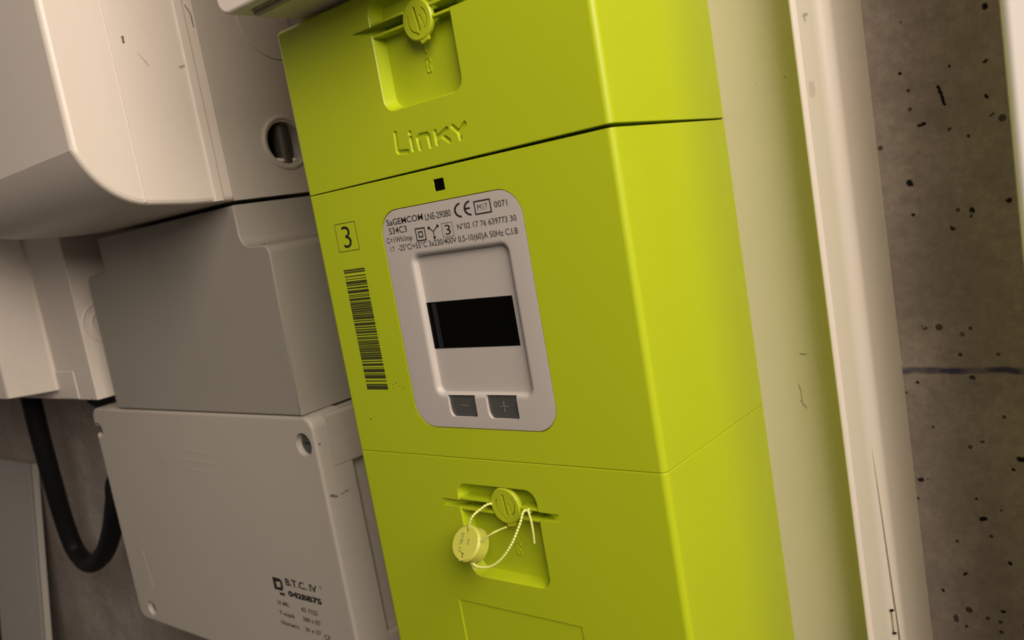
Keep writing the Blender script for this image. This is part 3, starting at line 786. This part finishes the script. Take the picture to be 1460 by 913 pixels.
# ------------------------------------------------------------------ grey housing below it
GF = 0.038
g = thing('terminal_housing', 'grey blank terminal housing with stepped shoulders under the large cream cover', 'housing', (-0.38, WALL, -0.1226))
def insx(pts, d):
    out = []; n = len(pts)
    for i, p in enumerate(pts):
        a = Vector(pts[i - 1]); c = Vector(pts[(i + 1) % n]); q = Vector(p)
        n1 = Vector((-(q - a).y, (q - a).x)).normalized(); n2 = Vector((-(c - q).y, (c - q).x)).normalized()
        nn = (n1 + n2); k = d / max(0.4, (1 + n1.dot(n2)) / 2) / 2
        out.append(tuple(q + nn * k))
    return out
sh = [(-0.4754, 0.0087), (-0.4754, -0.0117), (-0.4772, -0.0154), (-0.4815, -0.0173), (-0.502, -0.0179), (-0.5058, -0.0198), (-0.507, -0.0234), (-0.5082, -0.1226), (-0.2702, -0.1226), (-0.267, -0.0234), (-0.2683, -0.0198), (-0.2714, -0.0179), (-0.2869, -0.0173), (-0.2918, -0.0147), (-0.2941, -0.0105), (-0.2945, 0.0087)]
lo = [[(x, GF, z) for x, z in insx(sh, 0.0012)], [(x, GF + 0.0004, z) for x, z in insx(sh, 0.0004)], [(x, GF + 0.0012, z) for x, z in sh], [(x, WALL, z) for x, z in sh]]
obj('housing_shell', loft(lo), M['grey'], g, smooth=40)
# small vent pin at the shoulder
obj('pin_hole', disc((-0.2763, GF + 0.004, -0.0173), (0, 0, 1), 0.0006, 0.0006, 10), M['print'], g)

# ------------------------------------------------------------------ junction box with the screwed lid
LX0, LX1, LZ0, LZ1 = -0.5541, -0.2604, -0.3067, -0.1234
jb = thing('junction_box', 'beige junction box with screwed lid and faded black print beside the green meter', 'junction box', ((LX0 + LX1) / 2, WALL, LZ0))
RO = 0.0080
def lidloop(off, y): return [(x, y, z) for x, z in rrect(LX0 + off, LX1 - off, LZ0 + off, LZ1 - off, RO - off * 0.7, 7)]
lid_b = loft([lidloop(0.0022, YL), lidloop(0.0009, YL + 0.0004), lidloop(0.0003, YL + 0.0012), lidloop(0.0, YL + 0.0028), lidloop(-0.0004, 0.0613)])
SCR = []
for u, v, dx in ((433, 635, 0), (217, 868, 0.0), (141, 614, 0.0035)):
    q = px(u, v, 1, YL); SCR.append((q.x, q.z))
SCR.append((SCR[0][0], SCR[1][1]))
hr = 0.0076
cuts = [disc((x, YL - 0.001, z), (0, -1, 0), hr if i == 0 else 0.0065, 0.0195, 28) for i, (x, z) in enumerate(SCR)]
# corner posts of the base reach forward into the lid
cuts.append(box(LX1 - 0.004, LX1 + 0.004, 0.0482, 0.0668, LZ1 - 0.0341, LZ1 + 0.002))
lid = obj('lid', cut(lid_b, cuts), M['lid'], jb)
for i, (x, z) in enumerate(SCR):
    d = disc((x, YL + 0.0032, z), (0, -1, 0), 0.0066 if i == 0 else 0.0056, 0.0150, 24, 0.0006)
    obj('lid_screw', cut(d, [box(x - 0.0045, x + 0.0045, YL + 0.001, YL + 0.0050, z - 0.0009, z + 0.0009)]), M['lidscrew'], jb, label='recessed dull grey slotted screw')
obj('corner_post', box(LX1 - 0.0040, LX1 - 0.0002, 0.0485, 0.0623, LZ1 - 0.0338, LZ1 - 0.0012, [(lambda m, d: m.x > LX1 - 0.001 and abs(d.y) > 0.9 and m.z > LZ1 - 0.004, 0.0025, 3)]), M['lid'], jb)
base_b = box(LX0 + 0.006, LX1 - 0.0070, 0.0615, WALL, LZ0 + 0.006, LZ1 - 0.0010, [(lambda m, d: abs(d.y) > 0.9, 0.004, 4)])
obj('base', base_b, M['lid'], jb)
for za, zb in ((LZ1 - 0.0360, LZ1 - 0.0015), (LZ0 + 0.004, LZ0 + 0.032)):
    obj('base_flange', box(LX1 - 0.0070, LX1 - 0.0004, 0.0616, 0.100, za, zb, [(lambda m, d: abs(d.y) > 0.9 and m.x > LX1 - 0.002, 0.0025, 3)]), M['lid'], jb)
# print on the lid
LY = YL - 0.00003
def ltxt(name, s, bl, br, tl, m, bold=0.0):
    a, c, d = P0(*bl, YL), P0(*br, YL), P0(*tl, YL); z = (a[1] + c[1]) / 2
    obj(name, words(s, (a[0], z), (c[0], z), d[1] - a[1], LY, None, bold), m, jb, smooth=0)
CRP = lambda x, y: (360 + x / 6.636, 800 + y / 6.636)
bm = bmesh.new()
l0 = P0(*CRP(185, 150), YL); l1 = P0(*CRP(300, 270), YL)
wd = l1[0] - l0[0]; zt = l0[1]; hz = (zt - P0(*CRP(262, 322), YL)[1]) / 0.86
def lq(pts): bm.faces.new([bm.verts.new((l0[0] + wd * x, LY, zt - hz * y)) for x, y in pts])
lq([(0, 0), (0.30, 0), (0.30, 0.62), (0, 0.62)]); lq([(0.30, 0), (0.80, 0.0), (0.95, 0.15), (0.30, 0.2)]); lq([(0.30, 0.48), (0.95, 0.42), (0.80, 0.62), (0.30, 0.62)])
lq([(0.72, 0.16), (0.95, 0.15), (0.95, 0.42), (0.72, 0.44)]); lq([(0.45, 0.72), (0.95, 0.72), (0.95, 0.86), (0.45, 0.86)])
obj('maker_emblem', bm, M['print'], jb, smooth=0)
ltxt('printed_text', 'B.T.C. IV', CRP(318, 232), CRP(615, 300), CRP(312, 172), M['print'], 0.03)
ltxt('printed_text', '\u00ae', CRP(632, 262), CRP(655, 268), CRP(630, 238), M['print'], 0.009)
ltxt('printed_text', '042BB75', CRP(342, 330), CRP(660, 418), CRP(336, 284), M['print'], 0.06)
ltxt('printed_text', '2I ML', CRP(238, 405), CRP(355, 440), CRP(232, 370), M['greyprint'], 0.03)
ltxt('printed_text', '45 7/25', CRP(462, 480), CRP(620, 520), CRP(456, 440), M['greyprint'], 0.03)
ltxt('printed_text', 'T-sup\u00e9', CRP(258, 505), CRP(400, 545), CRP(252, 468), M['greyprint'], 0.03)
ltxt('printed_text', '380 x 87', CRP(482, 570), CRP(650, 612), CRP(476, 532), M['greyprint'], 0.03)
ltxt('printed_text', 'Numero', CRP(280, 600), CRP(445, 645), CRP(274, 562), M['greyprint'], 0.03)
ltxt('printed_text', '36 x 37', CRP(505, 668), CRP(655, 705), CRP(499, 630), M['greyprint'], 0.03)
ltxt('printed_text', 'CE', CRP(685, 745), CRP(745, 760), CRP(680, 700), M['print'], 0.012)
# faint raised flow lines moulded into the lid
for u, v, u2, v2 in ((255, 640, 300, 648), (258, 655, 310, 663), (262, 668, 300, 674)):
    a, c = P0(u, v, YL), P0(u2, v2, YL)
    obj('moulded_line', capsule_prism(a, c, 0.0007, YL - 0.00012, YL + 0.0004), M['lid'], jb)
a, c = P0(203, 785, YL), P0(219, 838, YL)
obj('moulded_line', capsule_prism(a, c, 0.0005, YL - 0.00015, YL + 0.0004), M['lid'], jb)

# ------------------------------------------------------------------ breaker housing at the left edge
BX, BF, BB = -0.5337, 0.0358, -0.1155
h = thing('breaker_housing', 'cream breaker housing with sloping raised front, left of the grey terminal housing', 'housing', (-0.6, WALL, BB))
b = box(-0.95, BX, BF, WALL, BB, 0.0210, [(lambda m, d: abs(d.z) > 0.9 and m.x > -0.6 and m.y < 0.05, 0.0012, 3), (lambda m, d: abs(d.x) > 0.9 and m.y < 0.05 and m.z < -0.05, 0.0008, 2)])
nz = [box(x - 0.0022, x + 0.0022, BF - 0.001, BF + 0.006, BB - 0.001, BB + 0.0012) for x in (px(103, 568, 1, BF).x, px(129, 569, 1, BF).x)]
obj('housing_frame', cut(b, nz), M['cream2'], h)
FX0 = -0.6012
fl = [(FX0, BF + 0.002), (FX0, BF - 0.0030), (-0.6328, 0.0073), (-0.6365, 0.0061), (-0.92, 0.0061), (-0.92, BF + 0.002)]
lo = []
obj('raised_front', prism_z(fl, -0.1072, 0.041), M['cream2'], h, smooth=30)
obj('latch_tab', box(-0.6006, -0.5661, BF - 0.0007, BF + 0.001, BB + 0.0006, -0.0917, allround(0.0003, 1)), M['cream2'], h)
obj('knockout_ring', ring((BX, 0.0541, -0.0552), (1, 0, 0), 0.0159, 0.0011, 48), M['cream2'], h)
obj('knockout_ring', ring((BX, 0.0541, -0.0552), (1, 0, 0), 0.0089, 0.0011, 40), M['cream2'], h)

# ------------------------------------------------------------------ black cables on the wall
c1 = [px(40, 540, 1, 0.045), px(45, 572, 1, 0.046), px(58, 625, 1, 0.05), px(76, 690, 1, 0.056), px(92, 745, 1, 0.062), px(108, 785, 1, 0.066),
      px(128, 804, 1, 0.064), px(148, 790, 1, 0.060), px(160, 755, 1, 0.058), px(165, 715, 1, 0.056), px(171, 680, 1, 0.062), Vector((LX0 - 0.0005, 0.086, -0.180))]
c1 = c1[1:]; c1[0].z = BB - 0.0005
cb = obj('power_cable', tube(spline(c1, 10), 0.0088, 16), M['black'])
tagged(cb, 'thick black cable looping down from the breaker housing to the junction box', 'cable')
c2 = [Vector((-0.650, 0.075, BB + 0.001)), Vector((-0.632, 0.075, BB - 0.012)), Vector((-0.60, 0.072, BB - 0.013)), Vector((-0.56, 0.070, BB - 0.006)), Vector((-0.535, 0.070, BB + 0.001)), Vector((-0.5085, 0.070, BB + 0.006))]
tagged(obj('power_cable', tube(spline(c2, 8), 0.0062, 14), M['black']), 'short black cable squeezed between breaker housing and junction box lid', 'cable')

# ------------------------------------------------------------------ panel leaning against the wall, lower left
TY = 0.0975
tr = px(45, 662, 1, TY); XR = tr.x
lean = 0.157
dv = Vector((0, -lean, -1)).normalized(); nv = Vector((0, -1, lean)).normalized()
ln = (tr.z - FLOOR - 0.003) / abs(dv.z)
pn = thing('leaning_panel', 'grey lacquered panel with a dark groove near its edge, leaning against the wall', 'panel', (XR - 0.3, TY + dv.y * ln, FLOOR))
def slab(xa, xb, h0, h1, s0=0.0, s1=None):
    s1 = ln if s1 is None else s1
    o = Vector((0, TY, tr.z))
    pts = [o + dv * s + nv * h_ for s, h_ in ((s0, h0), (s0, h1), (s1, h1), (s1, h0))]
    return loft([[(xa, p.y, p.z) for p in pts], [(xb, p.y, p.z) for p in pts]])
gx = XR - 0.0045
obj('panel_face', slab(XR - 0.62, gx - 0.003, -0.007, 0.0), M['panel'], pn, smooth=0)
obj('panel_groove', slab(gx - 0.003, gx + 0.0015, -0.007, -0.0012), M['black'], pn, smooth=0)
obj('panel_edge_band', slab(gx + 0.0015, XR, -0.007, -0.0003), M['panel_edge'], pn, smooth=0)
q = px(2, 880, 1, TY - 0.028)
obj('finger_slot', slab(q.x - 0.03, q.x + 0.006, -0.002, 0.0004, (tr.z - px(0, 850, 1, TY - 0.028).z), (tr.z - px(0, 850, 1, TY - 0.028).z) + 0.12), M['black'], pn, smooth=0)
